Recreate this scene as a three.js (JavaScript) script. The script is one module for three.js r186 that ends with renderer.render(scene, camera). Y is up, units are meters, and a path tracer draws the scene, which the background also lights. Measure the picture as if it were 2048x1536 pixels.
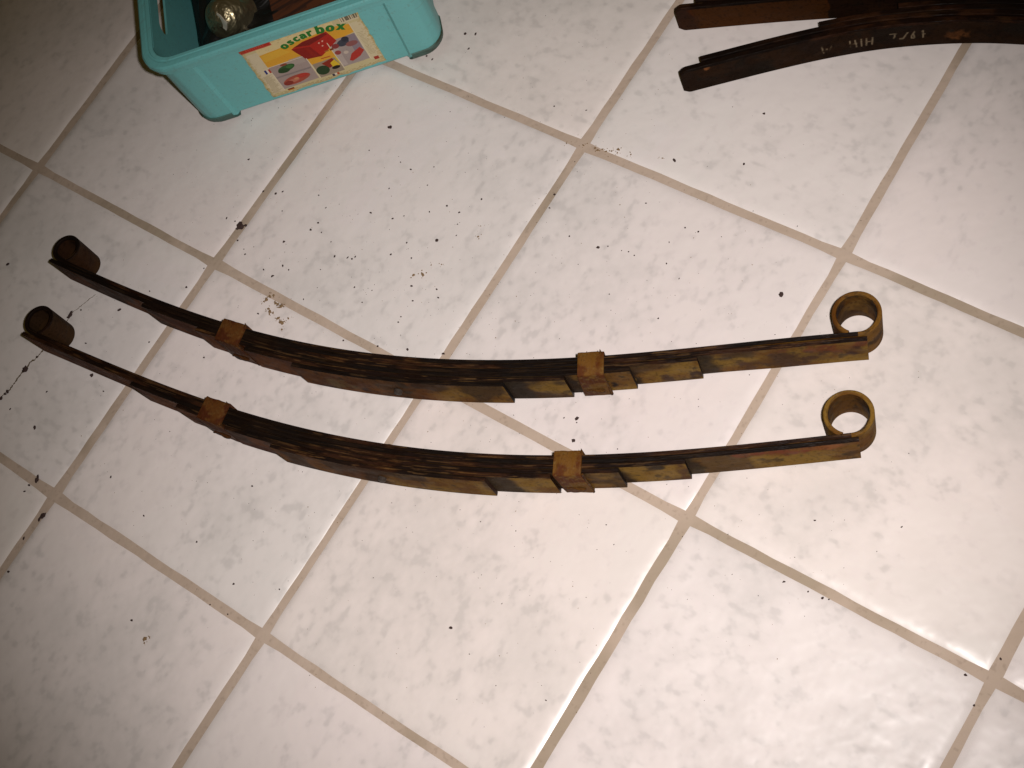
import * as THREE from 'three';
import { mergeGeometries, toCreasedNormals } from 'three/addons/utils/BufferGeometryUtils.js';
import { Brush, Evaluator, SUBTRACTION } from 'three-bvh-csg';

// ---------------------------------------------------------------- camera, light, exposure
const W = 1024, H = 768;
const renderer = new THREE.WebGLRenderer({ antialias: true });
renderer.setSize(W, H);
renderer.toneMapping = THREE.LinearToneMapping;
renderer.toneMappingExposure = 1.0;
renderer.shadowMap.enabled = true;
const scene = new THREE.Scene();
scene.background = new THREE.Color().setRGB(0.034, 0.023, 0.005);   // dim room lit by a tungsten lamp

const camera = new THREE.PerspectiveCamera(30.62, W / H, 0.02, 30);
const eye = new THREE.Vector3(1.71329, 1.36281, 0.92009);
const fwd = new THREE.Vector3(-0.41473, -0.88884, -0.19483);
const upv = new THREE.Vector3(-0.42113, 0.37729, -0.82480);
const rightv = new THREE.Vector3().crossVectors(fwd, upv).normalize();
camera.position.copy(eye);
camera.up.copy(upv);
camera.lookAt(eye.clone().add(fwd));
scene.add(camera);

// the camera's built-in flash: a few centimetres beside the lens, a beam that dies off to its edges
const flash = new THREE.SpotLight(new THREE.Color().setRGB(1.0, 0.93, 0.905), 8.6, 0, 0.525, 0.85, 2);
flash.name = 'camera_flash';
flash.position.copy(eye).addScaledVector(rightv, 0.055).addScaledVector(upv, 0.03);
flash.target.position.set(1.16, 0, 0.61);
flash.castShadow = true;
flash.shadow.mapSize.set(2048, 2048);
flash.shadow.camera.near = 0.3; flash.shadow.camera.far = 5;
flash.shadow.bias = -0.0005;
flash.shadow.radius = 0.8;
scene.add(flash, flash.target);

// ---------------------------------------------------------------- helpers
let seed = 12345;
const rnd = () => { seed = (seed * 1664525 + 1013904223) >>> 0; return seed / 4294967296; };
const hash = (x, y, s) => { let h = (x * 374761393 + y * 668265263 + s * 2147483647) | 0; h = Math.imul(h ^ (h >>> 13), 1274126177); h ^= h >>> 16; return (h >>> 0) / 4294967296; };
function vnoise(x, y, s, px = 0, py = 0) {
  let xi = Math.floor(x), yi = Math.floor(y); const fx = x - xi, fy = y - yi;
  const u = fx * fx * (3 - 2 * fx), v = fy * fy * (3 - 2 * fy);
  const m = (a, p) => p ? ((a % p) + p) % p : a;
  const a = hash(m(xi, px), m(yi, py), s), b = hash(m(xi + 1, px), m(yi, py), s), c = hash(m(xi, px), m(yi + 1, py), s), d = hash(m(xi + 1, px), m(yi + 1, py), s);
  return a + (b - a) * u + (c - a) * v + (a - b - c + d) * u * v;
}
function fbm(x, y, s, oct = 4, p = 0) { let t = 0, a = 0.5, n = 0; for (let i = 0; i < oct; i++) { t += a * vnoise(x, y, s + i * 17, p, p); n += a; x *= 2; y *= 2; p *= 2; a *= 0.5; } return t / n; }
const sm = (a, b, x) => { const t = Math.min(1, Math.max(0, (x - a) / (b - a))); return t * t * (3 - 2 * t); };
const mix = (a, b, t) => [a[0] + (b[0] - a[0]) * t, a[1] + (b[1] - a[1]) * t, a[2] + (b[2] - a[2]) * t];
const toS = c => { c = Math.min(1, Math.max(0, c)); return Math.round(255 * (c <= 0.0031308 ? 12.92 * c : 1.055 * Math.pow(c, 1 / 2.4) - 0.055)); };
function colourTex(w, h, fn, wrap = true) {
  const d = new Uint8Array(w * h * 4);
  for (let j = 0; j < h; j++) for (let i = 0; i < w; i++) { const c = fn(i / w, j / h), k = (j * w + i) * 4; d[k] = toS(c[0]); d[k + 1] = toS(c[1]); d[k + 2] = toS(c[2]); d[k + 3] = 255; }
  const t = new THREE.DataTexture(d, w, h); t.colorSpace = THREE.SRGBColorSpace; return fin(t, wrap);
}
function greyTex(w, h, fn, wrap = true) {
  const d = new Uint8Array(w * h * 4);
  for (let j = 0; j < h; j++) for (let i = 0; i < w; i++) { const c = Math.round(255 * Math.min(1, Math.max(0, fn(i / w, j / h)))), k = (j * w + i) * 4; d[k] = d[k + 1] = d[k + 2] = c; d[k + 3] = 255; }
  return fin(new THREE.DataTexture(d, w, h), wrap);
}
function fin(t, wrap) { t.magFilter = THREE.LinearFilter; t.minFilter = THREE.LinearMipmapLinearFilter; t.generateMipmaps = true; t.wrapS = t.wrapT = wrap ? THREE.RepeatWrapping : THREE.ClampToEdgeWrapping; t.needsUpdate = true; return t; }
const rgb = (r, g, b) => new THREE.Color().setRGB(r, g, b);
const taken = {};
const numbered = n => { const k = taken[n] = (taken[n] ?? -1) + 1; return k ? `${n}_${String(k).padStart(3, '0')}` : n; };
function mesh(name, geo, mat, parent) { const m = new THREE.Mesh(geo, mat); m.name = name; m.castShadow = m.receiveShadow = true; if (parent) parent.add(m); return m; }
function thing(name, label, category, group) { const o = new THREE.Group(); o.name = numbered(name); o.userData = { label, category }; if (group) o.userData.group = group; scene.add(o); return o; }
function polyGeo(pos, uv, idx) { const g = new THREE.BufferGeometry(); g.setAttribute('position', new THREE.Float32BufferAttribute(pos, 3)); if (uv) g.setAttribute('uv', new THREE.Float32BufferAttribute(uv, 2)); if (idx) g.setIndex(idx); return g; }

// ---------------------------------------------------------------- tiled floor
const S = 0.33;
const tileTex = colourTex(1536, 1536, (u, v) => {       // 1.6 m of glazed clouding
  const big = fbm(u * 8, v * 8, 3, 3, 8), mid = fbm(u * 36, v * 36, 21, 2, 36), fine = fbm(u * 150, v * 190, 51, 3, 0), tint = vnoise(u * 6, v * 6, 77, 6, 6);
  let c = mix([0.745, 0.672, 0.648], [0.705, 0.668, 0.640], tint);
  const m = big * 0.55 + mid * 0.22 + fine * 0.23;
  c = mix(c, [0.44, 0.43, 0.405], sm(0.44, 0.72, m) * 0.29);
  c = mix(c, [0.40, 0.38, 0.37], sm(0.56, 0.84, fine) * (0.10 + 0.16 * sm(0.42, 0.62, m)));
  return c;
});
const tileBump = greyTex(1024, 1024, (u, v) => 0.55 * fbm(u * 70, v * 70, 9, 3, 70) + 0.45 * vnoise(u * 14, v * 14, 19, 14, 14));
const tileRough = greyTex(512, 512, (u, v) => 0.20 + 0.26 * fbm(u * 60, v * 60, 29, 4, 60));
const tileMats = [[1, 1, 1], [0.985, 0.98, 0.985], [1, 0.99, 0.975]].map(c => new THREE.MeshPhysicalMaterial({ color: rgb(...c), map: tileTex, roughness: 1, roughnessMap: tileRough, bumpMap: tileBump, bumpScale: 0.0017, specularIntensity: 1 }));
const groutMat = new THREE.MeshStandardMaterial({ roughness: 0.95, bumpMap: tileBump, bumpScale: 0.002, map: colourTex(768, 768, (u, v) => {
  const n = fbm(u * 30, v * 30, 5, 3, 30), f = fbm(u * 260, v * 260, 15, 2, 0), d = fbm(u * 9, v * 9, 35, 3, 9);
  let c = mix([0.47, 0.375, 0.30], [0.41, 0.32, 0.245], n); c = mix(c, [0.25, 0.20, 0.135], sm(0.5, 0.75, d) * 0.55);
  return mix(c, [0.18, 0.13, 0.09], sm(0.68, 0.84, f) * 0.25);
}) });
const nodeOff = { '1,2': [2.2, -1.5], '2,2': [-6.7, -0.8], '2,3': [-1.2, 2], '3,1': [-2.3, 1], '3,3': [0.3, 0.8], '4,1': [2.1, 0.5], '4,2': [3.6, -0.1], '5,2': [-0.5, -1], '2,1': [-2.1, 0.4], '3,2': [-1.1, 0.3], '4,3': [2.2, 0.2], '4,0': [-2.5, 5], '1,1': [3, 2], '0,2': [5, -0.5], '1,3': [4, -3], '3,4': [1, -4], '2,4': [3, -5], '5,1': [-3, 2], '0,1': [6, 3] };
const node = (i, j) => { const o = nodeOff[i + ',' + j] || [0, 0]; return [i * S + o[0] / 1000, j * S + o[1] / 1000]; };
function tileGeometry(i, j) {
  const gap = 0.0038, P = [node(i, j), node(i + 1, j), node(i + 1, j + 1), node(i, j + 1)];
  const rings = [[-0.0002, -0.0075], [0, -0.0026], [0.0008, -0.00205], [0.0025, -0.00148], [0.0050, -0.00078], [0.0080, -0.00030], [0.0115, -0.00006], [0.0150, 0], [0.03, 0]];
  const N = 14, pos = [], uv = [], idx = [], ou = hash(i, j, 5) * 3, ov = hash(i, j, 6) * 3, rot = Math.floor(hash(i, j, 8) * 4);
  const cx = (P[0][0] + P[2][0]) / 2, cz = (P[0][1] + P[2][1]) / 2;
  const put = (x, y, z) => { pos.push(x, y, z); let a = (x - cx) / 1.6, b = (z - cz) / 1.6; for (let r = 0; r < rot; r++) [a, b] = [-b, a]; uv.push(a + ou, b + ov); };
  const tilt = [(hash(i, j, 11) - 0.5) * 0.0010, (hash(i, j, 12) - 0.5) * 0.0010];
  for (const [d, y] of rings) for (let s = 0; s < 4; s++) {
    const A = P[s], B = P[(s + 1) % 4];
    for (let k = 0; k < N; k++) {
      const f = k / N, e = gap + d;
      let x = A[0] + (B[0] - A[0]) * f, z = A[1] + (B[1] - A[1]) * f;
      // inset towards the tile centre by e, corners rounded slightly
      const hx = (P[1][0] - P[0][0]) / 2, hz = (P[3][1] - P[0][1]) / 2;
      const kx = (hx - e) / hx, kz = (hz - e) / hz;
      x = cx + (x - cx) * kx; z = cz + (z - cz) * kz;
      if (k === 0) { x += Math.sign(cx - x) * 0.0012; z += Math.sign(cz - z) * 0.0012; }
      const w = (vnoise(x * 70 + 40, z * 70 + 40, 61) - 0.5) * 0.0012 + (vnoise(x * 260 + 40, z * 260 + 40, 62) - 0.5) * 0.0005, fade = d < 0.014 ? 1 : 0;
      if (s % 2) x += w * fade; else z += w * fade;
      put(x, y + tilt[0] * (x - cx) / S + tilt[1] * (z - cz) / S, z);
    }
  }
  const M = 4 * N;
  for (let r = 0; r < rings.length - 1; r++) for (let k = 0; k < M; k++) { const a = r * M + k, b = r * M + (k + 1) % M, c = a + M, d = b + M; idx.push(a, c, b, b, c, d); }
  put(cx, 0, cz); const c0 = rings.length * M; const l = (rings.length - 1) * M;
  for (let k = 0; k < M; k++) idx.push(l + k, c0, l + (k + 1) % M);
  const g = polyGeo(pos, uv, idx); g.computeVertexNormals(); return g;
}
const floor = new THREE.Group(); floor.name = 'floor'; floor.userData = { kind: 'structure' }; scene.add(floor);
for (let i = -1; i < 7; i++) for (let j = -2; j < 5; j++) mesh('tile', tileGeometry(i, j), tileMats[Math.floor(hash(i, j, 3) * 3)], floor);
{
  const x0 = -1.05 * S, x1 = 7.05 * S, z0 = -2.05 * S, z1 = 5.05 * S, y = -0.0019, b = -0.03;
  const g = new THREE.BoxGeometry(x1 - x0, y - b, z1 - z0); g.translate((x0 + x1) / 2, (y + b) / 2, (z0 + z1) / 2);
  const p = g.attributes.position, uv = g.attributes.uv; for (let k = 0; k < p.count; k++) uv.setXY(k, p.getX(k) / 0.9, p.getZ(k) / 0.9);
  mesh('grout', g, groutMat, floor);
}
// a dirt-filled hairline crack in one tile
const dirtMat = new THREE.MeshStandardMaterial({ color: rgb(0.13, 0.095, 0.055), roughness: 0.95 });
function crackGeometry(pts, w) {
  const c = new THREE.CatmullRomCurve3(pts.map(([x, z]) => new THREE.Vector3(x, 0, z))), n = pts.length * 8, pos = [], idx = [];
  for (let k = 0; k <= n; k++) {
    const p = c.getPoint(k / n), t = c.getTangent(k / n), q = w * (0.25 + 1.3 * vnoise(k * 0.45, 3, 71)) * Math.min(1, k / 3, (n - k) / 3 + 0.05);
    const j = (vnoise(k * 0.8, 9, 72) - 0.5) * 0.0012;
    for (const s of [-1, 1]) pos.push(p.x + t.z * (q * s + j), s < 0 ? 0.0005 : 0.0005, p.z - t.x * (q * s + j));
    if (k) idx.push(2 * k - 2, 2 * k - 1, 2 * k, 2 * k - 1, 2 * k + 1, 2 * k);
  }
  const g = polyGeo(pos, null, idx); g.computeVertexNormals(); return g;
}
mesh('crack_dirt', crackGeometry([[0.5087, 0.9427], [0.5105, 0.9341], [0.5113, 0.9231], [0.5136, 0.9190], [0.5138, 0.9113], [0.5139, 0.9035], [0.5137, 0.8939], [0.5150, 0.8875], [0.5152, 0.8757], [0.5176, 0.8716], [0.5187, 0.8662], [0.5195, 0.8590], [0.5214, 0.8532]], 0.0009), dirtMat, floor);
mesh('crack_dirt', crackGeometry([[0.5214, 0.8532], [0.5233, 0.8083], [0.5221, 0.8000], [0.5255, 0.7904], [0.5290, 0.7809], [0.5325, 0.7713], [0.5355, 0.7639]], 0.0004), dirtMat, floor);

// ---------------------------------------------------------------- leaf springs
const U0 = -0.28, UL = 1.32;                              // texture span along a spring, metres
// cross-section zones on the texture's v: outer face, top edge, inner face, bottom edge
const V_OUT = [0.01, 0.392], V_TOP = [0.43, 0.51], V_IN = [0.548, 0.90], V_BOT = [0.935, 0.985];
function ribbon(path, off, t, w, y0, o = {}) {
  // path: [{x, z, nx, nz, s}] plan points with the outward normal; the leaf fills off .. off + t outward and y0 .. y0 + w
  const c = o.chamfer ?? 0.0008, pos = [], uv = [], V = k => (a, f) => a[0] + (a[1] - a[0]) * f, L = (a, f) => a[0] + (a[1] - a[0]) * f;
  const n = path.length, len = path[n - 1].s - path[0].s;
  const ring = p => {
    const ds = Math.min(p.s - path[0].s, path[n - 1].s - p.s), cut = o.cut ? Math.max(0, o.cut - ds * 0.9) : 0;
    const a = off + (o.bow ? o.bow(p.s) : 0), b = a + t, lo = y0 + cut, hi = y0 + w - cut;
    return [[b, lo + c, L(V_OUT, 0)], [b, hi - c, L(V_OUT, 1)], [b - c, hi, L(V_TOP, 0)], [a + c, hi, L(V_TOP, 1)], [a, hi - c, L(V_IN, 0)], [a, lo + c, L(V_IN, 1)], [a + c, lo, L(V_BOT, 0)], [b - c, lo, L(V_BOT, 1)]]
      .map(([d, y, v]) => ({ p: [p.x + p.nx * d, y, p.z + p.nz * d], uv: [(p.s - U0) / UL, v] }));
  };
  const R = path.map(ring);
  const tri = (a, b, d) => { for (const q of [a, b, d]) { pos.push(...q.p); uv.push(...q.uv); } };
  for (let i = 0; i < n - 1; i++) for (let k = 0; k < 8; k++) {
    const A = R[i][k], B = R[i][(k + 1) % 8], C = R[i + 1][k], D = R[i + 1][(k + 1) % 8];
    const fix = (q, f) => k === 7 ? { p: q.p, uv: [q.uv[0], f] } : q;
    if (k === 7) { tri(A, fix(B, 1), C); tri(fix(B, 1), fix(D, 1), C); } else { tri(A, B, C); tri(B, D, C); }
  }
  for (const [Q, f] of [[R[0], 0], [R[n - 1], 1]]) for (let k = 1; k < 7; k++) { const e = q => ({ p: q.p, uv: [q.uv[0], 0.47] }); f ? tri(e(Q[0]), e(Q[k]), e(Q[k + 1])) : tri(e(Q[0]), e(Q[k + 1]), e(Q[k])); }
  let g = polyGeo(pos, uv);
  if (o.flip) { const p = g.attributes.position.array, q = g.attributes.uv.array; for (let i = 0; i < p.length; i += 9) for (let m = 0; m < 3; m++) { const t2 = p[i + 3 + m]; p[i + 3 + m] = p[i + 6 + m]; p[i + 6 + m] = t2; } for (let i = 0; i < q.length; i += 6) for (let m = 0; m < 2; m++) { const t2 = q[i + 2 + m]; q[i + 2 + m] = q[i + 4 + m]; q[i + 4 + m] = t2; } }
  return toCreasedNormals(g, 0.5);
}
const steelRough = greyTex(1024, 128, (u, v) => { const edge = (v > 0.415 && v < 0.525) || v > 0.92, n = fbm(u * 110, v * 14, 201, 4, 0); return edge ? 0.26 + 0.55 * n : 0.50 + 0.5 * n; });
const steelBump = greyTex(768, 384, (u, v) => 0.6 * fbm(u * 60, v * 40, 211, 4, 0) + 0.4 * fbm(u * 220, v * 160, 212, 2, 0));
function rustTex(id, spec) {
  return colourTex(1400, 72, (a, v) => {
    const u = U0 + a * UL, across = v * 0.12;            // metres along and across
    const n1 = fbm(u * 34, across * 40 + 7, id, 4), n2 = fbm(u * 110, across * 120, id + 40, 3), n3 = fbm(u * 420, across * 420, id + 80, 2), st = fbm(u * 26, across * 420, id + 120, 3);
    const wob = (fbm(u * 60, across * 70, id + 160, 3) - 0.5);
    let c;
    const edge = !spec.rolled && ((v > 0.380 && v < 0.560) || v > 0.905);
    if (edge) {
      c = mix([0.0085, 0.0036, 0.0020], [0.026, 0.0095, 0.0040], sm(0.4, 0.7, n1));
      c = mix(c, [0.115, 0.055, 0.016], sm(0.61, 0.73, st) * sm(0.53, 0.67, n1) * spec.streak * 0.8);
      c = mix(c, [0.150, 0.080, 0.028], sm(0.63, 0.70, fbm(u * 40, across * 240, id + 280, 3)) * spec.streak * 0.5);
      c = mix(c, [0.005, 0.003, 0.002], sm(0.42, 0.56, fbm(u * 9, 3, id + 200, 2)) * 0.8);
    } else {
      const f = v < 0.42 ? (v - V_OUT[0]) / (V_OUT[1] - V_OUT[0]) : 1 - (v - V_IN[0]) / (V_IN[1] - V_IN[0]);   // 0 at the floor, 1 at the upper edge
      const red = spec.red(u);
      c = mix(mix([0.190, 0.108, 0.018], [0.122, 0.054, 0.008], sm(0.35, 0.65, n1)), mix([0.108, 0.033, 0.005], [0.060, 0.015, 0.0025], sm(0.35, 0.65, n1)), red);
      c = mix(c, [0.20, 0.125, 0.034], sm(0.56, 0.75, n2) * 0.35 * (1 - red));
      c = mix(c, [0.030, 0.016, 0.009], sm(0.60, 0.72, fbm(u * 22, across * 26, id + 240, 3)) * 0.75);
      c = mix(c, [0.022, 0.012, 0.007], sm(0.66, 0.78, n2) * 0.6);
      for (const [p0, p1, tone] of spec.bands) {          // grease left where the next leaf ended
        const q = u + wob * 0.012 - (1 - f) * 0.0;
        const k = sm(p0 - 0.001, p0 + 0.001, q) * (1 - sm(p1 - 0.006, p1 + 0.004, q + (f - 0.5) * 0.010));
        c = mix(c, tone, k * 0.88);
      }
      for (const [pu, pf, ru, rf, tone] of spec.spots || []) { const d = Math.hypot((u - pu) / ru, (f - pf) / rf) + wob * 1.9 + (n3 - 0.5) * 0.5; c = mix(c, tone, (1 - sm(0.55, 1.2, d)) * (0.55 + 0.45 * sm(0.35, 0.6, n2))); }
      if (spec.paint) c = spec.paint(u, f, c, n2);
    }
    return mix(c, [c[0] * 0.45, c[1] * 0.42, c[2] * 0.4], sm(0.60, 0.75, n3) * 0.6);
  }, false);
}
function steel(map, spec = 0.2, rough = 1) { const r = steelRough, b = steelBump; return new THREE.MeshPhysicalMaterial({ map, roughness: rough, roughnessMap: r, bumpMap: b, bumpScale: 0.0006, specularIntensity: spec }); }
const GREASE = [0.022, 0.015, 0.009], BLACK = [0.012, 0.007, 0.005];
const T1 = 0.0046, TK = 0.0051, LW = 0.05, LIFT = 0.0032;

function eyedSpring(o) {
  const root = thing('leaf_spring', o.label, 'leaf spring', 'eyed leaf springs lying on their sides');
  root.position.set(o.at[0], 0, o.at[1]); root.rotation.y = o.turn;
  const P = o.poly, val = u => ((((P[0] * u + P[1]) * u + P[2]) * u + P[3]) * u + P[4]), der = u => ((4 * P[0] * u + 3 * P[1]) * u + 2 * P[2]) * u + P[3];
  const pt = u => { const d = der(u), l = Math.hypot(1, d); return { x: u, z: -val(u), nx: d / l, nz: 1 / l, s: u }; };   // outward = towards -v, i.e. +z
  const run = (a, b, n) => Array.from({ length: n + 1 }, (_, k) => pt(a + (b - a) * k / n));
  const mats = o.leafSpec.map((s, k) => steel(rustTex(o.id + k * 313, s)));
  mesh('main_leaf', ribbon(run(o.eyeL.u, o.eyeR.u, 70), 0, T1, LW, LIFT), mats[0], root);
  for (const [e, sgn] of [[o.eyeL, -1], [o.eyeR, 1]]) {      // upturned eye rolled from the main leaf
    const b = pt(e.u), ri = e.r - T1, cx = b.x - b.nx * ri, cz = b.z - b.nz * ri, a0 = Math.atan2(b.nz, b.nx), arc = [];
    const N = 44; for (let k = 0; k <= N; k++) { const a = a0 - sgn * e.sweep * k / N; arc.push({ x: cx + Math.cos(a) * ri, z: cz + Math.sin(a) * ri, nx: Math.cos(a), nz: Math.sin(a), s: b.s + sgn * ri * e.sweep * k / N }); }
    if (sgn < 0) arc.reverse();
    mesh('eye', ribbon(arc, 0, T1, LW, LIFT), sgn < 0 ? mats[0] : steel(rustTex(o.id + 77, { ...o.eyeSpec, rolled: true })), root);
  }
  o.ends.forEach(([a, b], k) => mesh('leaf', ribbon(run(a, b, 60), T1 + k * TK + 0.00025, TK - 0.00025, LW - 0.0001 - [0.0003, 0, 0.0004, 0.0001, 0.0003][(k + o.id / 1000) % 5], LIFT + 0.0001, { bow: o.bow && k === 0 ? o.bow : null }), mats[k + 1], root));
  // clips: straps bent round the stack
  o.clips.forEach(([u, wid, leaves, skew], k) => {
    const b = pt(u), T = T1 + (leaves - 1) * TK, th = 0.003, cm = k ? clipMat : clipDark, g = new THREE.Group(); g.name = 'clip'; root.add(g);
    g.position.set(b.x, LIFT, b.z); g.rotation.y = Math.atan2(b.nx, b.nz);
    // local: x along the leaf, z outward
    const sh = new THREE.Shape(), r = 0.0028, z0 = -0.0008 - th, z1 = T + 0.0008 + th, y0 = -th, y1 = LW + 0.0008 + th;
    sh.moveTo(z0 + r, y0); sh.lineTo(z1 - r, y0); sh.quadraticCurveTo(z1, y0, z1, y0 + r); sh.lineTo(z1, y1 - r); sh.quadraticCurveTo(z1, y1, z1 - r, y1); sh.lineTo(z0 + r, y1); sh.quadraticCurveTo(z0, y1, z0, y1 - r); sh.lineTo(z0, y0 + r); sh.quadraticCurveTo(z0, y0, z0 + r, y0);
    const ho = new THREE.Path(); ho.moveTo(z0 + th, y0 + th); ho.lineTo(z0 + th, y1 - th); ho.lineTo(z1 - th, y1 - th); ho.lineTo(z1 - th, y0 + th); ho.lineTo(z0 + th, y0 + th); sh.holes.push(ho);
    const eg = new THREE.ExtrudeGeometry(sh, { depth: wid, bevelEnabled: true, bevelThickness: 0.0005, bevelSize: 0.0004, bevelOffset: -0.0004, bevelSegments: 2, curveSegments: 5, steps: 8 });
    eg.translate(0, 0, -wid / 2); eg.rotateY(Math.PI / 2); eg.scale(1, 1, -1);
    // extrude axis -> +x, shape x -> -z; flip z so that shape x is outward, then repair winding
    const ix = eg.index, pa = eg.attributes.position; const ps = [], uvs = [];
    for (let t = 0; t < (ix ? ix.count : pa.count); t += 3) for (const m of [0, 2, 1]) { const q = ix ? ix.getX(t + m) : t + m; let x = pa.getX(q), y = pa.getY(q), z = pa.getZ(q); z += (vnoise(x * 180 + 9, y * 120 + 9, o.id + k) - 0.5) * 0.0009; y += (vnoise(x * 150 + 5, z * 150 + 5, o.id + k + 3) - 0.5) * 0.0008 * (y > 0.01 ? 1 : 0); x += (skew || 0) * (y - 0.02); ps.push(x, y, z); uvs.push(x * 5 + 0.5 + o.id * 0.37 + k * 0.31, (y - z) * 5 + k * 0.23); }
    mesh('strap', toCreasedNormals(polyGeo(ps, uvs), 0.6), cm, g);
    // burred rim along one side of the strap
    const fl = new THREE.CylinderGeometry(0.0012, 0.0017, LW + 0.006, 7, 6); const fp = fl.attributes.position;
    for (let q = 0; q < fp.count; q++) { const y = fp.getY(q); fp.setX(q, fp.getX(q) + (vnoise(y * 200 + 7, 1, o.id + k) - 0.5) * 0.0012); }
    fl.computeVertexNormals(); fl.translate(wid / 2 + 0.0006, LW / 2 - 0.0002, T + 0.0022); mesh('burred_rim', fl, cm, g);
    const ear = new THREE.ConeGeometry(0.0026, 0.008, 5); ear.rotateX(-0.5); ear.translate(wid / 2 - 0.001, LW + 0.0048, -0.002); mesh('bent_ear', ear, cm, g);
    const lip = new THREE.BoxGeometry(wid * 0.72, 0.0022, 0.0042, 6, 1, 1); const lp = lip.attributes.position; for (let q = 0; q < lp.count; q++) lp.setZ(q, lp.getZ(q) + 0.0011 * Math.sin(lp.getX(q) * 260)); lip.computeVertexNormals(); lip.translate(0, 0.014, T + 0.0038); mesh('weld_bead', lip, cm, g);
  });
  { // centre bolt through the stack
    const b = pt(o.bolt), T = T1 + 5 * TK, g = new THREE.Group(); g.name = 'centre_bolt'; root.add(g);
    g.position.set(b.x, LIFT + LW * 0.47, b.z); g.rotation.y = Math.atan2(b.nx, b.nz);
    const hd = new THREE.LatheGeometry([[0, 0.0042], [0.0026, 0.0042], [0.0042, 0.0032], [0.0047, 0.0008], [0.0047, -0.001]].map(q => new THREE.Vector2(...q)).reverse(), 18); hd.rotateX(Math.PI / 2); hd.translate(0, 0, T + 0.0006); mesh('bolt_head', hd, boltMat, g);
    const nut = new THREE.CylinderGeometry(0.0065, 0.0065, 0.006, 6); nut.rotateX(Math.PI / 2); nut.translate(0, 0, -0.0032); mesh('nut', nut, boltMat, g);
  }
  return root;
}
const boltMat = new THREE.MeshStandardMaterial({ color: rgb(0.030, 0.019, 0.012), roughness: 0.6, bumpMap: steelBump, bumpScale: 0.0006 });
const clipMat = new THREE.MeshPhysicalMaterial({ color: rgb(0.95, 0.88, 0.85), roughness: 1, roughnessMap: steelRough, bumpMap: steelBump, bumpScale: 0.0008, specularIntensity: 0.25, map: colourTex(512, 512, (u, v) => {
  const a = fbm(u * 17, v * 17, 301, 4, 17), b = fbm(u * 43, v * 51, 302, 3, 0), f = fbm(u * 180, v * 180, 303, 2, 0);
  let c = mix([0.130, 0.062, 0.011], [0.080, 0.025, 0.005], sm(0.38, 0.60, a)); c = mix(c, [0.165, 0.108, 0.030], sm(0.56, 0.74, b) * 0.5); c = mix(c, [0.030, 0.012, 0.005], sm(0.55, 0.72, fbm(u * 7, v * 7, 304, 3, 7)) * 0.7);
  return mix(c, [0.03, 0.015, 0.008], sm(0.62, 0.80, f) * 0.35);
}) });
const clipDark = clipMat.clone(); clipDark.color = rgb(0.62, 0.46, 0.42);
const redL = (a, b) => u => 1 - sm(a, b, u);
const specA = [
  { streak: 0.7, red: u => 0.5 - 0.15 * sm(0.8, 0.86, u), bands: [[-0.3, 0.02, [0.024, 0.010, 0.005]]] },
  { streak: 0.55, red: redL(0.2, 0.72), bands: [[0.684, 0.706, GREASE]], spots: [[0.83, 0.82, 0.05, 0.22, [0.13, 0.040, 0.012]], [0.78, 0.35, 0.03, 0.35, [0.060, 0.028, 0.012]], [0.845, 0.5, 0.01, 0.3, [0.05, 0.02, 0.01]], [0.73, 0.3, 0.012, 0.3, [0.07, 0.032, 0.012]]] },
  { streak: 0.6, red: redL(0.1, 0.5), bands: [[0.616, 0.622, BLACK]], spots: [[0.650, 0.25, 0.008, 0.20, [0.05, 0.024, 0.012]], [0.682, 0.2, 0.008, 0.3, [0.035, 0.016, 0.008]]] },
  { streak: 0.7, red: redL(0.15, 0.5), bands: [[0.548, 0.564, BLACK]], spots: [[0.597, 0.3, 0.0045, 0.14, BLACK]] },
  { streak: 0.8, red: redL(0.3, 0.5), bands: [[0.484, 0.512, GREASE]], spots: [[0.535, 0.2, 0.02, 0.18, [0.05, 0.024, 0.01]]] },
  { streak: 0.8, red: u => 0.85 - 0.6 * sm(0.39, 0.42, u), bands: [], spots: [[0.36, 0.5, 0.030, 0.6, [0.040, 0.022, 0.010]], [0.29, 0.3, 0.018, 0.3, [0.10, 0.06, 0.02]], [0.33, 0.2, 0.012, 0.22, [0.035, 0.014, 0.008]]] },
];
const specB = [
  { streak: 0.6, red: u => 0.35 * (1 - sm(0.8, 0.86, u)), bands: [[-0.3, 0.02, [0.030, 0.015, 0.007]]] },
  { streak: 0.5, red: redL(0.2, 0.75), bands: [[0.692, 0.710, GREASE], [0.710, 0.760, [0.082, 0.044, 0.014]]], spots: [[0.80, 0.90, 0.07, 0.20, [0.14, 0.036, 0.012]], [0.835, 0.85, 0.015, 0.18, [0.20, 0.070, 0.016]]] },
  { streak: 0.6, red: redL(0.1, 0.5), bands: [[0.627, 0.636, BLACK]], spots: [[0.69, 0.5, 0.006, 0.6, [0.075, 0.032, 0.012]], [0.668, 0.8, 0.006, 0.1, GREASE]] },
  { streak: 0.7, red: redL(0.15, 0.5), bands: [[0.558, 0.570, BLACK]], spots: [[0.607, 0.40, 0.012, 0.16, [0.05, 0.024, 0.01]]] },
  { streak: 0.9, red: redL(0.3, 0.5), bands: [[0.491, 0.524, GREASE]] },
  { streak: 0.9, red: u => 0.75 - 0.6 * sm(0.36, 0.39, u), bands: [], spots: [[0.33, 0.6, 0.025, 0.3, [0.05, 0.024, 0.01]]] },
];
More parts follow.
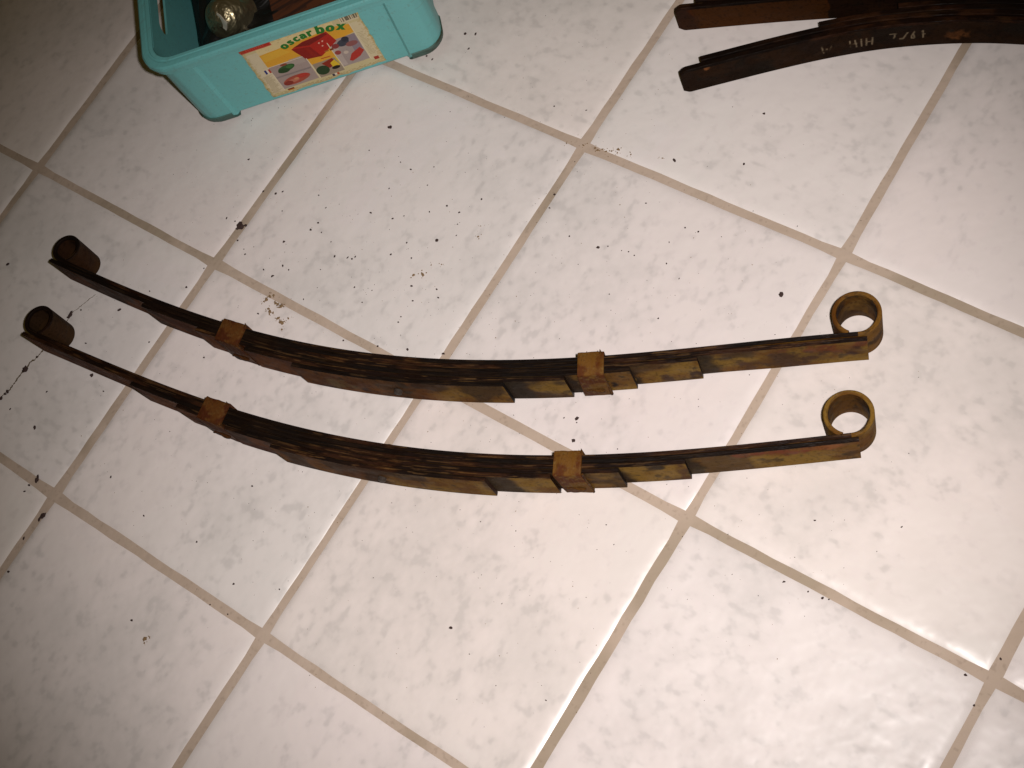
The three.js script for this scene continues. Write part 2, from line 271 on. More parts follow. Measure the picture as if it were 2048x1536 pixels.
eyedSpring({
  id: 1000, label: 'rusty leaf spring with rolled eyes, the one of the pair nearer the turquoise box', at: [0.60769, 0.74566], turn: 22.4512 * Math.PI / 180,
  poly: [-0.42799503, 0.52095139, 0.22169885, -0.30259869, 0.00097048],
  eyeL: { u: -0.100, r: 0.0182, sweep: 5.75 }, eyeR: { u: 0.8465, r: 0.0247, sweep: 5.85 },
  ends: [[-0.1105, 0.855], [0.035, 0.688], [0.115, 0.6195], [0.183, 0.552], [0.245, 0.4875]],
  bow: s => 0.0013 * sm(0.70, 0.77, s) * (1 - 0.4 * sm(0.80, 0.86, s)),
  clips: [[0.1615, 0.030, 4, -0.05], [0.578, 0.027, 4, 0.06]], bolt: 0.3637, leafSpec: specA, eyeSpec: { streak: 0.3, red: u => 0.55, bands: [], spots: [[0.90, 0.55, 0.02, 0.4, [0.15, 0.075, 0.016]], [0.935, 0.8, 0.015, 0.25, [0.03, 0.012, 0.006]]] },
});
eyedSpring({
  id: 5000, label: 'rusty leaf spring with rolled eyes, the one of the pair farther from the turquoise box', at: [0.63970, 0.83324], turn: 21.52915 * Math.PI / 180,
  poly: [-0.354750825, 0.563878311, 0.0841158133, -0.263103427, 0.000270132246],
  eyeL: { u: -0.102, r: 0.0190, sweep: 5.75 }, eyeR: { u: 0.8545, r: 0.0247, sweep: 5.9 },
  ends: [[-0.1125, 0.861], [0.055, 0.696], [0.122, 0.6305], [0.190, 0.562], [0.250, 0.4945]],
  clips: [[0.169, 0.031, 4, 0.03], [0.581, 0.028, 4, -0.05]], bolt: 0.374, leafSpec: specB, eyeSpec: { streak: 0.3, red: u => 0.18, bands: [], spots: [[0.895, 0.7, 0.012, 0.2, [0.03, 0.014, 0.006]]] },
});

// the second pair: plain-ended dark springs, concave face towards the viewer
function strokes(list) { // worn hand-painted characters: [u0, f0, u1, f1] pale strokes
  return (u, f, c, n) => { let k = 0; for (const [a, b, p, q] of list) { const dx = (p - a), dy = (q - b) * 0.042, x = u - a, y = (f - b) * 0.042, l = dx * dx + dy * dy, t = Math.min(1, Math.max(0, (x * dx + y * dy) / l)); const d = Math.hypot(x - dx * t, y - dy * t); k = Math.max(k, 1 - sm(0.0005, 0.0013, d)); } return mix(c, [0.20, 0.155, 0.10], k * sm(0.28, 0.52, n) * 0.85); };
}
const glyphs = [];
const G = (u, w, segs, lift = 0) => segs.forEach(([a, b, c, d]) => glyphs.push([u + a * w, 0.30 + lift + b * 0.30, u + c * w, 0.30 + lift + d * 0.30]));
G(0.158, 0.012, [[0, 1, 0.15, 0], [0.15, 0, 0.45, 0.55], [0.45, 0.55, 0.6, 0], [0.6, 0, 1, 1]]);
G(0.189, 0.007, [[0, 0, 0, 1], [0, 0.5, 1, 0.5], [1, 0, 0.8, 1]], 0.02); G(0.1995, 0.004, [[0.5, 0, 0.5, 1]], 0.02); G(0.2065, 0.007, [[0, 0, 0.1, 1], [0, 0.5, 0.9, 0.5], [0.9, 0, 1, 1]], 0.02);
G(0.2325, 0.006, [[0, 1, 1, 1], [0.9, 1, 0.5, 0]], 0.06); G(0.2425, 0.009, [[0, 0.1, 0.4, 0.1], [0.4, 0.1, 0.95, 0.95]], 0.08); G(0.2545, 0.005, [[0.8, 1, 0.1, 0.4], [0.1, 0.4, 0.2, 0], [0.2, 0, 0.8, 0.1], [0.8, 0.1, 0.6, 0.5]], 0.08); G(0.2630, 0.006, [[0.7, 0, 0.7, 1], [0.7, 1, 0, 0.5], [0, 0.5, 1, 0.45]], 0.1);
function plainSpring(o) {
  const root = thing('leaf_spring', o.label, 'leaf spring', 'plain-ended leaf springs lying on their sides');
  root.position.set(o.at[0], 0, o.at[1]); root.rotation.y = o.turn;
  const cv = new THREE.CatmullRomCurve3(o.pts.map(([u, v]) => new THREE.Vector3(u, 0, -v)), false, 'centripetal');
  const all = []; const n = 160; let s = 0, prev = null;
  for (let k = 0; k <= n; k++) { const p = cv.getPoint(k / n), t = cv.getTangent(k / n); if (prev) s += p.distanceTo(prev); prev = p; all.push({ x: p.x, z: p.z, nx: t.z, nz: -t.x, s }); }
  const cutOut = (a, b) => { const r = all.filter(p => p.s >= a && p.s <= b); return r; };
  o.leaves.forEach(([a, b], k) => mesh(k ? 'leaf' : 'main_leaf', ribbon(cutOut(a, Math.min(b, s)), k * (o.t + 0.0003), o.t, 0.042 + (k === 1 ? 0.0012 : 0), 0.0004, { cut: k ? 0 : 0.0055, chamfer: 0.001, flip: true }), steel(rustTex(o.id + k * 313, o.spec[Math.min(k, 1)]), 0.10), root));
  return root;
}
const darkRed = u => 1;
plainSpring({
  id: 9000, label: 'black leaf spring with worn pale painted characters on its concave face', at: [1.06284, 0.22352], turn: 32.785 * Math.PI / 180, t: 0.0072,
  pts: [[0, 0], [0.0463, 0.0062], [0.1034, 0.0135], [0.1598, 0.0190], [0.2148, 0.0209], [0.2685, 0.0180], [0.3209, 0.0110], [0.3696, 0], [0.45, -0.024], [0.56, -0.062]],
  leaves: [[0, 1], [0.0235, 0.55], [0.158, 0.5], [0.24, 0.44]],
  spec: [{ streak: 0.15, red: darkRed, bands: [[-1, 2, [0.0065, 0.0048, 0.0030]]], spots: [[0.300, 0.46, 0.010, 0.26, [0.10, 0.038, 0.012]], [0.298, 0.60, 0.006, 0.12, [0.016, 0.010, 0.006]], [0.030, 0.92, 0.004, 0.10, [0.16, 0.06, 0.02]]], paint: strokes(glyphs) },
    { streak: 0.1, red: darkRed, bands: [[-1, 2, [0.0065, 0.0048, 0.0030]]] }],
});
plainSpring({
  id: 13000, label: 'dark leaf spring with a rust-brown bare end, behind the spring with painted characters', at: [1.01275, 0.15036], turn: 27.157 * Math.PI / 180, t: 0.0072,
  pts: [[0, -0.0008], [0.0528, 0.0004], [0.1104, 0.0013], [0.1614, 0.0012], [0.19, 0.0008], [0.27, -0.0015], [0.36, -0.008], [0.45, -0.020], [0.55, -0.036]],
  leaves: [[0, 1], [0.0236, 0.52], [0.17, 0.5], [0.26, 0.44]],
  spec: [{ streak: 0.2, red: u => 1, bands: [[0.02, 0.175, [0.042, 0.015, 0.004]], [0.172, 2, [0.008, 0.005, 0.003]], [-0.1, 0.022, [0.022, 0.010, 0.006]]], spots: [] },
    { streak: 0.1, red: darkRed, bands: [[-1, 2, [0.006, 0.0045, 0.003]]] }],
});

// ---------------------------------------------------------------- turquoise storage box
const BOXL = 0.326, BOXD = 0.25, BH = 0.143;
const box = thing('storage_box', 'turquoise plastic storage box with a torn-edged picture label on its side', 'storage box');
box.position.set(0.55359, 0, 0.30862); box.rotation.y = 44 * Math.PI / 180;
const plasticBump = greyTex(512, 512, (u, v) => fbm(u * 90, v * 90, 401, 3, 90));
const plasticTex = colourTex(512, 512, (u, v) => { const n = fbm(u * 8, v * 8, 411, 4, 8), f = fbm(u * 120, v * 120, 412, 2, 120); let c = mix([0.150, 0.455, 0.455], [0.138, 0.415, 0.410], n); return mix(c, [0.14, 0.24, 0.21], sm(0.70, 0.82, f) * 0.35); });
const plastic = new THREE.MeshPhysicalMaterial({ map: plasticTex, roughness: 0.42, bumpMap: plasticBump, bumpScale: 0.0002, specularIntensity: 0.6 });
const plasticDirtyShaded = new THREE.MeshPhysicalMaterial({ roughness: 0.6, map: colourTex(256, 256, (u, v) => mix([0.050, 0.120, 0.100], [0.028, 0.036, 0.016], sm(0.38, 0.62, fbm(u * 12, v * 12, 421, 4, 12)))) });  // feet: grime, with the shade of their undercut painted into the colour
// rounded-rectangle outline; recess pulls in the middle of every side between the corner posts
function outline(a, b, r, recess = 0, post = 0.044) {
  const pts = [];
  const side = (len, half) => { const q = []; const e = half - r, p0 = half - post; for (const s of [-e, -p0, -p0 + 0.0035, -p0 * 0.5, 0, p0 * 0.5, p0 - 0.0035, p0, e]) q.push([s, Math.abs(s) < p0 - 0.001 ? recess : 0]); return q; };
  const sides = [[a, b, 0], [b, a, 1], [a, b, 2], [b, a, 3]];
  for (const [half, depth, k] of sides) {
    for (const [s, rc] of side(0, half)) pts.push(turn(s, depth - rc, k));
    const cx = half - r, cz = depth - r; for (let m = 1; m < 7; m++) { const t = Math.PI / 2 * m / 7; pts.push(turn(cx + Math.sin(t) * r, cz + Math.cos(t) * r, k)); }
  }
  return pts;
  function turn(x, z, k) { for (let i = 0; i < k; i++) [x, z] = [z, -x]; return [x, z]; }
}
function loft(rings, capLo, capHi) { // rings: [{y, pts}] with equal counts
  const pos = [], uv = [], n = rings[0].pts.length; const v = (r, k) => { const [x, z] = rings[r].pts[(k + n) % n]; return [x, rings[r].y, z]; };
  const tri = (...q) => q.forEach(p => { pos.push(...p); uv.push((p[0] + p[2]) * 4, p[1] * 4 + p[0] * 1.3); });
  for (let r = 0; r < rings.length - 1; r++) for (let k = 0; k < n; k++) { tri(v(r, k), v(r, k + 1), v(r + 1, k)); tri(v(r, k + 1), v(r + 1, k + 1), v(r + 1, k)); }
  const cap = (r, up) => { const c = rings[r].pts.map(p => new THREE.Vector2(...p)); for (const f of THREE.ShapeUtils.triangulateShape(c, [])) { const q = f.map(i => v(r, i)); const A = new THREE.Vector3(...q[0]), nn = new THREE.Vector3(...q[1]).sub(A).cross(new THREE.Vector3(...q[2]).sub(A)); if ((nn.y > 0) !== up) q.reverse(); tri(...q); } };
  if (capLo) cap(0, false); if (capHi) cap(rings.length - 1, true);
  return polyGeo(pos, uv);
}
const FL = 0.004, bodyTop = BH - 0.004;
const ringAt = (y, extra, r, recess) => ({ y, pts: outline(BOXL / 2 + extra + FL * y / BH, BOXD / 2 + extra + FL * y / BH, r, recess) });
{
  const ev = new Evaluator(); ev.attributes = ['position', 'uv', 'normal'];
  const mk = g => { g.computeVertexNormals(); const b = new Brush(g, plastic); b.updateMatrixWorld(); return b; };
  let body = ev.evaluate(mk(loft([ringAt(0.0055, -0.003, 0.024, 0.004), ringAt(0.010, 0, 0.026, 0.004), ringAt(bodyTop, 0, 0.026, 0.004)], true, true)), mk(loft([ringAt(0.010, -0.0068, 0.022, 0), ringAt(bodyTop + 0.02, -0.0068, 0.022, 0)], true, true)), SUBTRACTION);
  for (const s of [-1, 1]) { const b = new Brush(new THREE.CapsuleGeometry(0.0105, 0.085, 6, 14).rotateX(Math.PI / 2).scale(3, 1, 1).translate(s * BOXL / 2, 0.108, 0), plastic); b.updateMatrixWorld(); body = ev.evaluate(body, b, SUBTRACTION); }
  mesh('body', toCreasedNormals(body.geometry, 0.5), plastic, box);
}
{ // flanged rim swept round the top
  const prof = [[-0.0066, BH - 0.012], [-0.0066, BH - 0.0014], [-0.0056, BH], [-0.0022, BH], [-0.0014, BH - 0.0009], [0.0004, BH - 0.0009], [0.0012, BH - 0.0002], [0.0064, BH - 0.0006], [0.0082, BH - 0.0022], [0.0088, BH - 0.0070], [0.0080, BH - 0.0084], [0.0066, BH - 0.0090], [0.0062, BH - 0.0165], [0.0046, BH - 0.0176], [-0.001, BH - 0.0176]];
  const rings = prof.map(([d, y]) => { const o = outline(BOXL / 2 + FL + d, BOXD / 2 + FL + d, 0.029 + d * 0.6, 0); return { y, pts: o }; });
  rings.reverse(); const g = loft(rings, false, false);
  mesh('rim', toCreasedNormals(g, 0.55), plastic, box);
}
for (const [sx, sz] of [[1, 1], [-1, 1], [1, -1], [-1, -1]]) { // corner feet
  const a = BOXL / 2, b = BOXD / 2, r = 0.026, post = 0.044, arc = (e, y) => { const q = []; const A = a + e, B = b + e; q.push([A - post, B]); q.push([A - r, B]); for (let m = 1; m < 8; m++) { const t = Math.PI / 2 * m / 8; q.push([A - r + Math.sin(t) * r, B - r + Math.cos(t) * r]); } q.push([A, B - r], [A, B - post], [A - 0.012, B - post], [A - 0.014, B - 0.024], [A - 0.024, B - 0.014], [A - post, B - 0.012]); return { y, pts: q.map(([x, z]) => [x * sx, z * sz]) }; };
  const rings = [arc(-0.005, 0.0003), arc(-0.0015, 0.0028), arc(0.0006, 0.0070), arc(0.0018, 0.0150), arc(-0.0006, 0.0165)];
  let g = loft(rings, true, false); if (sx * sz < 0) { const p = g.attributes.position.array; for (let i = 0; i < p.length; i += 9) for (let m = 0; m < 3; m++) { const t = p[i + 3 + m]; p[i + 3 + m] = p[i + 6 + m]; p[i + 6 + m] = t; } }
  mesh('foot', toCreasedNormals(g, 0.6), plasticDirtyShaded, box);
}
{ // paper label
  const cw = 1024, ch = 720, cvs = document.createElement('canvas'); cvs.width = cw; cvs.height = ch; const x = cvs.getContext('2d');
  const R = (c, a, b, w, h) => { x.fillStyle = c; x.fillRect(a * cw, b * ch, w * cw, h * ch); };
  const poly = (c, pts) => { x.fillStyle = c; x.beginPath(); pts.forEach(([a, b], i) => i ? x.lineTo(a * cw, b * ch) : x.moveTo(a * cw, b * ch)); x.closePath(); x.fill(); };
  const blob = (c, a, b, rx, ry, t = 0) => { x.fillStyle = c; x.save(); x.translate(a * cw, b * ch); x.rotate(t); x.scale(rx * cw, ry * ch); x.beginPath(); x.arc(0, 0, 1, 0, 7); x.fill(); x.restore(); };
  R('#cfc69c', 0, 0, 1, 1);
  R('#d9d0b4', 0.02, 0.13, 0.10, 0.80); R('#d8cfae', 0.9, 0.16, 0.09, 0.74);
  R('#e3d3a0', 0.12, 0.02, 0.66, 0.20);
  poly('#e2aa33', [[0.12, 0.20], [0.34, 0.18], [0.52, 0.16], [0.76, 0.12], [0.895, 0.16], [0.895, 0.32], [0.74, 0.36], [0.66, 0.64], [0.45, 0.66], [0.42, 0.45], [0.12, 0.45]]);
  poly('#e5b63f', [[0.13, 0.22], [0.30, 0.20], [0.36, 0.30], [0.13, 0.34]]);
  R('#a89a98', 0.12, 0.45, 0.315, 0.46); R('#8e8486', 0.12, 0.66, 0.31, 0.03); R('#b0a4a0', 0.30, 0.43, 0.12, 0.12);
  R('#a79c9c', 0.66, 0.34, 0.235, 0.52); R('#bab0ae', 0.66, 0.40, 0.05, 0.44); R('#8e8390', 0.82, 0.34, 0.07, 0.3);
  R('#9d9080', 0.45, 0.64, 0.21, 0.28);
  // pictured crate
  poly('#b02416', [[0.375, 0.27], [0.49, 0.20], [0.70, 0.16], [0.735, 0.37], [0.56, 0.55], [0.435, 0.52]]);
  poly('#8d1a10', [[0.375, 0.27], [0.52, 0.33], [0.56, 0.55], [0.435, 0.52]]);
  poly('#7e150c', [[0.40, 0.25], [0.49, 0.21], [0.68, 0.175], [0.70, 0.21], [0.52, 0.30]]);
  for (const [a, b] of [[0.60, 0.31], [0.632, 0.30], [0.612, 0.38]]) blob('#e6b0a0', a, b, 0.007, 0.016, 0.4);
  poly('#94200f', [[0.47, 0.33], [0.50, 0.345], [0.53, 0.53], [0.50, 0.535]]);
  // pictured toys and vegetables
  blob('#2f5a2c', 0.25, 0.55, 0.075, 0.055, -0.2); blob('#24461f', 0.22, 0.585, 0.05, 0.045); blob('#3f7238', 0.28, 0.54, 0.03, 0.03); blob('#8a4a38', 0.245, 0.48, 0.03, 0.02);
  blob('#a8503f', 0.27, 0.80, 0.12, 0.075, -0.12); blob('#bd7560', 0.24, 0.81, 0.05, 0.03); blob('#b93c2f', 0.33, 0.77, 0.05, 0.04); blob('#cf8d66', 0.27, 0.79, 0.02, 0.02); blob('#8a3328', 0.19, 0.83, 0.04, 0.04);
  blob('#2a4326', 0.50, 0.80, 0.055, 0.085); poly('#8e2c18', [[0.52, 0.68], [0.62, 0.64], [0.64, 0.76], [0.56, 0.80]]); poly('#e0c02e', [[0.585, 0.72], [0.63, 0.68], [0.65, 0.80], [0.59, 0.82]]); blob('#1d1712', 0.61, 0.82, 0.035, 0.03); poly('#dcc23a', [[0.64, 0.62], [0.655, 0.63], [0.665, 0.78], [0.65, 0.77]]);
  blob('#3f4352', 0.77, 0.44, 0.055, 0.06, -0.5); blob('#2e3140', 0.80, 0.39, 0.03, 0.05); blob('#8c3a3a', 0.70, 0.46, 0.03, 0.045); blob('#9b4440', 0.69, 0.58, 0.025, 0.04); blob('#8f5a5a', 0.83, 0.50, 0.05, 0.045);
  poly('#b3342a', [[0.74, 0.78], [0.78, 0.68], [0.87, 0.60], [0.89, 0.68], [0.84, 0.76], [0.76, 0.81]]); blob('#c9bdb4', 0.75, 0.62, 0.02, 0.03);
  // white cell borders
  x.strokeStyle = '#e2dac2'; x.lineWidth = 7; for (const q of [[[0.12, 0.45], [0.42, 0.45]], [[0.437, 0.50], [0.447, 0.92]], [[0.655, 0.36], [0.665, 0.88]], [[0.12, 0.44], [0.125, 0.93]], [[0.897, 0.14], [0.90, 0.88]]]) { x.beginPath(); x.moveTo(q[0][0] * cw, q[0][1] * ch); x.lineTo(q[1][0] * cw, q[1][1] * ch); x.stroke(); }
  // brand strip, its writing rubbed off
  R('#b8301f', 0.0, 0.0, 0.262, 0.085); x.strokeStyle = '#d7705c'; x.lineWidth = 4; x.strokeRect(0.006 * cw, 0.008 * ch, 0.25 * cw, 0.068 * ch); for (let k = 0; k < 9; k++) R('#c8513f', 0.05 + k * 0.018, 0.03, 0.009, 0.028);
  // arched name
  x.fillStyle = '#257a2c'; x.textAlign = 'center'; x.textBaseline = 'middle'; const word = 'oscar box', sz = [106, 98, 98, 102, 106, 80, 128, 128, 122];
  let px = 0.308; for (let k = 0; k < word.length; k++) { const s = sz[k]; x.font = `bold ${s}px sans-serif`; const adv = word[k] === ' ' ? 0.022 : (word[k] === 'r' ? 0.049 : word[k] === 's' || word[k] === 'c' ? 0.056 : 0.066) * (k > 5 ? 1.24 : 1); const mid = px + adv / 2, tt = (mid - 0.60) / 0.30; x.save(); x.translate(mid * cw, (0.095 + 0.105 * tt * tt) * ch); x.rotate(tt * 0.55); x.fillText(word[k], 0, 0); x.strokeStyle = '#257a2c'; x.lineWidth = 9; x.strokeText(word[k], 0, 0); x.restore(); px += adv; }
  // bar code, flags, small print
  R('#d8cfb2', 0.84, 0, 0.15, 0.12); for (let k = 0; k < 26; k++) if (hash(k, 1, 9) > 0.4) R('#2c2416', 0.852 + k * 0.0052, 0.01, 0.0035, 0.085);
  R('#26307c', 0.105 - 0.03, 0.475, 0.017, 0.075); R('#e6e0d4', 0.092, 0.475, 0.016, 0.075); R('#b8402a', 0.108, 0.475, 0.016, 0.075);
  R('#252a52', 0.545, 0.925, 0.02, 0.045); R('#e6e0d4', 0.565, 0.925, 0.02, 0.045); R('#b8502c', 0.585, 0.925, 0.02, 0.045);
  R('#3b2416', 0.15, 0.925, 0.055, 0.013); R('#a83016', 0.15, 0.938, 0.055, 0.013); R('#c49628', 0.15, 0.951, 0.055, 0.013);
  R('#a8382a', 0.925, 0.86, 0.04, 0.06);
  for (let k = 0; k < 26; k++) { R('rgba(120,104,70,0.55)', 0.03 + 0.01 * hash(k, 2, 4), 0.58 + k * 0.0135, 0.05 + 0.03 * hash(k, 3, 4), 0.005); if (k < 18) R('rgba(120,104,70,0.5)', 0.915, 0.36 + k * 0.025, 0.03 + 0.03 * hash(k, 5, 4), 0.006); }
  for (let k = 0; k < 30; k++) R('rgba(130,110,66,0.5)', 0.22 + k * 0.023, 0.955 + 0.01 * (k % 2), 0.017, 0.008);
  R('#a86a2a', 0.60, 0.48, 0.035, 0.02); R('#7c3c18', 0.645, 0.47, 0.03, 0.035); R('#c05a20', 0.54, 0.585, 0.08, 0.018);
  // yellowed, dog-eared margins (old glue and dirt)
  for (let k = 0; k < 900; k++) { const e = hash(k, 7, 1), s = Math.floor(hash(k, 8, 1) * 4), d = Math.pow(hash(k, 9, 1), 2.2) * 0.035; const [a, b] = s === 0 ? [e, d * 1.2] : s === 1 ? [e, 1 - d * 1.6] : s === 2 ? [d, e] : [1 - d, e]; blob(`rgba(${138 + hash(k, 1, 2) * 30 | 0},${112 + hash(k, 2, 2) * 24 | 0},58,0.12)`, a, b, 0.005 + 0.008 * hash(k, 3, 2), 0.006 + 0.008 * hash(k, 4, 2)); }
  for (let k = 0; k < 240; k++) blob('rgba(90,70,40,0.20)', hash(k, 1, 31), hash(k, 2, 31), 0.002 + 0.004 * hash(k, 3, 31), 0.002 + 0.004 * hash(k, 4, 31));
  const t = new THREE.CanvasTexture(cvs); t.colorSpace = THREE.SRGBColorSpace; t.anisotropy = 8;
  const NX = 30, NY = 20, pos = [], uv = [], idx = [], X0 = -0.0635, X1 = 0.0875, Y0 = 0.0150, Y1 = 0.1180;
  const pz = y => BOXD / 2 - 0.004 + FL * y / BH;
  for (const lay of [0, 1]) for (let j = 0; j <= NY; j++) for (let i = 0; i <= NX; i++) {
    const f = i / NX, g = j / NY; let xx = X0 + (X1 - X0) * f, yy = Y0 + (Y1 - Y0) * g;
    if (j === 0) yy += (vnoise(i * 0.9, 2, 81) - 0.5) * 0.003; if (i === 0) xx += (vnoise(j * 0.9, 4, 82) - 0.5) * 0.0022; if (i === NX) xx += (vnoise(j * 0.9, 6, 83) - 0.5) * 0.0022;
    pos.push(xx, yy, pz(yy) + (lay ? 0.0009 + 0.0008 * vnoise(i * 0.5, j * 0.6, 84) : 0.0003)); uv.push(f, g);
    if (lay && i && j) { const q = (NX + 1) * (NY + 1) + j * (NX + 1) + i; idx.push(q - NX - 2, q - NX - 1, q - 1, q - NX - 1, q, q - 1); }
  }
  const lo = k => k, hi = k => k + (NX + 1) * (NY + 1); const edge = (a, b) => idx.push(lo(a), lo(b), hi(a), lo(b), hi(b), hi(a));
  for (let i = 0; i < NX; i++) { edge(i, i + 1); edge(NY * (NX + 1) + i + 1, NY * (NX + 1) + i); } for (let j = 0; j < NY; j++) { edge((j + 1) * (NX + 1), j * (NX + 1)); edge(j * (NX + 1) + NX, (j + 1) * (NX + 1) + NX); }
  const g = polyGeo(pos, uv, idx); g.computeVertexNormals(); mesh('paper_label', g, new THREE.MeshPhysicalMaterial({ map: t, color: rgb(0.84, 0.80, 0.74), roughness: 0.5, specularIntensity: 0.4 }), box);
}
// ---------------------------------------------------------------- what lies in the box
const inBox = (x, y, z) => new THREE.Vector3(x, y, z).applyAxisAngle(new THREE.Vector3(0, 1, 0), box.rotation.y).add(box.position);
{
  const o = thing('plastic_bag', 'crumpled black plastic bag filling the bottom of the turquoise box', 'bag'); o.position.copy(inBox(0, 0.0103, 0)); o.rotation.y = box.rotation.y;
  const g = new THREE.SphereGeometry(1, 64, 40), p = g.attributes.position;
  for (let k = 0; k < p.count; k++) { let x = p.getX(k), y = p.getY(k), z = p.getZ(k); const q = e => Math.sign(e) * Math.pow(Math.abs(e), 0.55), n = fbm(x * 5 + 20, z * 5 + y * 3 + 20, 601, 3) - 0.5; const f = 1 + n * 0.10; p.setXYZ(k, Math.max(-0.142, Math.min(0.150, q(x) * 0.150 * f + 0.004)), Math.max(0, 0.030 + y * (0.034 + n * 0.05)), Math.max(-0.112, Math.min(0.112, q(z) * 0.108 * f))); }
  g.computeVertexNormals(); mesh('sheet', g, new THREE.MeshPhysicalMaterial({ color: rgb(0.005, 0.005, 0.005), roughness: 0.42, bumpMap: plasticBump, bumpScale: 0.0008 }), o);
}
{
  const o = thing('metal_cup', 'dented brassy metal cup with a pale folded piece added as its glint in the turquoise box', 'metal cup'); o.position.copy(inBox(-0.080, 0.080, 0.034)); o.rotation.set(0.9, box.rotation.y, 0.0);
  const m = new THREE.MeshPhysicalMaterial({ metalness: 0.9, roughness: 0.34, color: rgb(0.36, 0.31, 0.19), bumpMap: greyTex(256, 256, (u, v) => fbm(u * 7, v * 7, 501, 4, 7)), bumpScale: 0.006 });
  const g = new THREE.LatheGeometry([[0, 0.030], [0.012, 0.0295], [0.022, 0.024], [0.0265, 0.014], [0.0275, 0], [0.0275, -0.018], [0.0262, -0.018], [0.0262, 0], [0.020, 0.021], [0, 0.0275]].map(q => new THREE.Vector2(...q)), 40); mesh('shell', g, m, o);
  const glint_tab = new THREE.BoxGeometry(0.013, 0.0016, 0.019, 4, 1, 4), p = glint_tab.attributes.position; for (let k = 0; k < p.count; k++) p.setY(k, p.getY(k) + 0.003 * Math.sin(p.getZ(k) * 160) + 0.001 * Math.sin(p.getX(k) * 300)); glint_tab.computeVertexNormals(); glint_tab.rotateY(0.5); glint_tab.rotateX(0.25); glint_tab.translate(0.010, 0.0285, 0.006); mesh('glint_tab', glint_tab, new THREE.MeshPhysicalMaterial({ color: rgb(0.72, 0.67, 0.56), roughness: 0.3, metalness: 0.3 }), o);  // pale folded piece added to stand for the glint on the shell
}
{
  const o = thing('wood_block', 'orange-brown wooden block beside the metal cup in the box', 'wood block'); o.position.copy(inBox(0.016, 0.052, 0.034)); o.rotation.y = box.rotation.y + 0.06;
  const m = new THREE.MeshStandardMaterial({ roughness: 0.75, map: colourTex(256, 256, (u, v) => mix([0.090, 0.024, 0.004], [0.03, 0.008, 0.002], sm(0.35, 0.65, fbm(u * 6, v * 50, 511, 4, 0)))) });
  const sh = new THREE.Shape(); sh.moveTo(-0.055, 0.001); sh.lineTo(0.06, 0.001); sh.lineTo(0.06, 0.024); sh.lineTo(0.02, 0.030); sh.lineTo(-0.045, 0.022); sh.closePath();
  const g = new THREE.ExtrudeGeometry(sh, { depth: 0.07, bevelEnabled: true, bevelThickness: 0.002, bevelSize: 0.0015, bevelSegments: 2 }); g.translate(0, 0.001, -0.03); const p = g.attributes.position, uv = g.attributes.uv; for (let k = 0; k < p.count; k++) uv.setXY(k, p.getX(k) * 5, (p.getY(k) + p.getZ(k)) * 5);
  mesh('block', g, m, o);
}
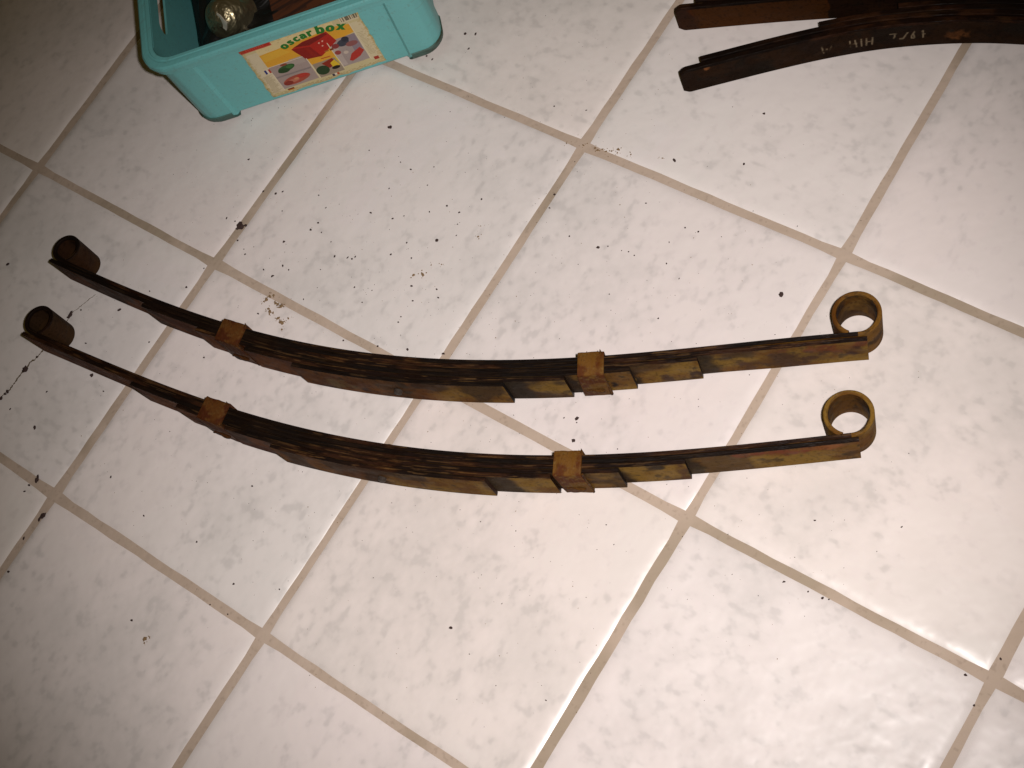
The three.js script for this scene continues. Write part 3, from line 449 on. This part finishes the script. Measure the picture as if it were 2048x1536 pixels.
// ---------------------------------------------------------------- rust crumbs and dirt on the tiles
{
  const list = '753,408,46 812,446,32 794,443,19 837,431,19 747,446,20 830,511,32 800,516,26 882,468,31 901,469,25 916,443,25 897,511,37 915,496,25 865,530,25 856,551,25 882,544,25 793,584,32 809,578,26 817,573,25 815,577,25 743,568,26 746,556,26 758,565,20 777,570,19 724,525,20 743,535,20 693,563,20 670,547,27 677,541,27 653,551,27 606,523,28 631,603,27 644,601,20 685,632,27 679,627,20 647,671,27 642,702,27 655,603,75 655,606,61 661,600,41 740,623,26 750,624,26 736,640,33 720,638,26 787,606,19 840,606,19 862,600,19 933,564,24 941,572,24 915,589,24 914,612,24 915,619,18 860,618,19 910,655,24 868,668,25 945,642,36 986,627,30 750,688,26 722,765,26 721,596,33 664,621,27 791,647,19 907,556,-43 897,561,-31 903,574,25 908,483,18 867,484,25 841,502,19 844,455,19 802,479,19 750,663,-39 753,660,-33 748,668,-39 747,672,-26 762,667,-39 766,667,-32 771,667,-45 762,679,-39 758,677,-32 767,679,-26 777,682,-39 783,684,-45 786,684,-39 790,691,-26 789,676,-26 909,541,-18 920,535,-18 940,486,-24 935,473,-18 1159,211,34 1171,277,28 993,401,36 997,418,24 1096,366,23 1152,374,22 1168,372,22 1076,437,34 1085,431,17 1118,481,17 1182,482,22 1286,400,42 1178,431,16 1097,305,34 1030,319,-35 1047,319,-23 1008,330,-30 1004,329,-30 1013,326,-24 1018,327,-24 1024,324,-24 1031,323,-18 1083,308,-23 1038,439,18 967,289,24 928,300,25 1156,421,17 1118,428,17 1110,427,17 1102,429,17 1145,397,17 989,331,-24 969,337,-18 1164,622,49 1164,623,33 1166,626,16 1174,645,49 1151,628,17 1221,631,16 622,1007,27 711,939,26 779,955,25 876,863,25 857,947,25 926,963,24 977,941,23 660,1051,33 670,1091,26 664,1017,60 664,1020,47 663,1024,33 627,988,54 625,984,34 872,1064,-43 874,1068,-24 916,995,18 941,993,18 844,1056,25 622,998,27 603,851,41 579,939,41 562,896,28 631,860,27 522,802,57 522,805,50 521,799,36 531,790,28 579,766,35 600,728,28 391,787,37 532,937,28 515,887,64 518,867,35 513,921,43 511,932,57 512,925,35 644,782,27 567,822,21 1169,879,32 1296,890,20 1173,759,16 1254,707,16 1436,602,19 1512,568,19 1440,671,24 1627,667,35 1480,667,28 1486,665,19 1465,668,19 1647,638,26 1646,688,22 765,256,40 778,251,33 737,303,27 747,304,27 782,273,26'.split(' ').map(s => s.split(',').map(Number));
  for (const [x, z, s] of list.slice()) if (s < 0) for (let k = 0; k < 4; k++) list.push([x + (rnd() - 0.5) * 9, z + (rnd() - 0.5) * 9, s * (0.25 + 0.3 * rnd())]);
  for (let k = 0; k < 1000; k++) { // the finer dust between them, densest on the tiles round the springs
    const a = rnd() * 6.283, r = Math.pow(rnd(), 0.7) * 0.42; list.push([(0.98 + Math.cos(a) * r * 1.25) * 1000, (0.60 + Math.sin(a) * r) * 1000, (5 + 8 * rnd() * rnd()) * (rnd() < 0.3 ? -1 : 1)]);
  }
  const dark = [], tan = [];
  list.forEach(([x, z, s], k) => {
    const r = Math.abs(s) / 1e4 / 2, g = new THREE.IcosahedronGeometry(1, Math.abs(s) > 40 ? 1 : 0), p = g.attributes.position;
    for (let q = 0; q < p.count; q++) { const h = 0.65 + 0.7 * hash(Math.round(p.getX(q) * 50), Math.round(p.getY(q) * 50) + 31 * Math.round(p.getZ(q) * 50), k); p.setXYZ(q, p.getX(q) * h, p.getY(q) * h, p.getZ(q) * h); }
    g.scale(r * (0.8 + 0.7 * hash(k, 1, 6)), r * 0.45, r * (0.7 + 0.4 * hash(k, 2, 6))); g.rotateY(hash(k, 3, 6) * 6); g.translate(x / 1000, r * 0.30 + 0.0001, z / 1000); g.deleteAttribute('uv'); g.computeVertexNormals();
    (s < 0 ? tan : dark).push(g);
  });
  const a = mesh('rust_crumbs', mergeGeometries(dark), new THREE.MeshStandardMaterial({ color: rgb(0.040, 0.020, 0.016), roughness: 0.9 }), scene);
  a.userData = { kind: 'stuff', label: 'dark rust crumbs scattered over the white tiles', category: 'crumbs' };
  const b = mesh('dirt_crumbs', mergeGeometries(tan), new THREE.MeshStandardMaterial({ color: rgb(0.20, 0.125, 0.060), roughness: 0.95 }), scene);
  b.userData = { kind: 'stuff', label: 'tan crumbs of dry dirt along the grout lines', category: 'dirt' };
}
renderer.render(scene, camera);
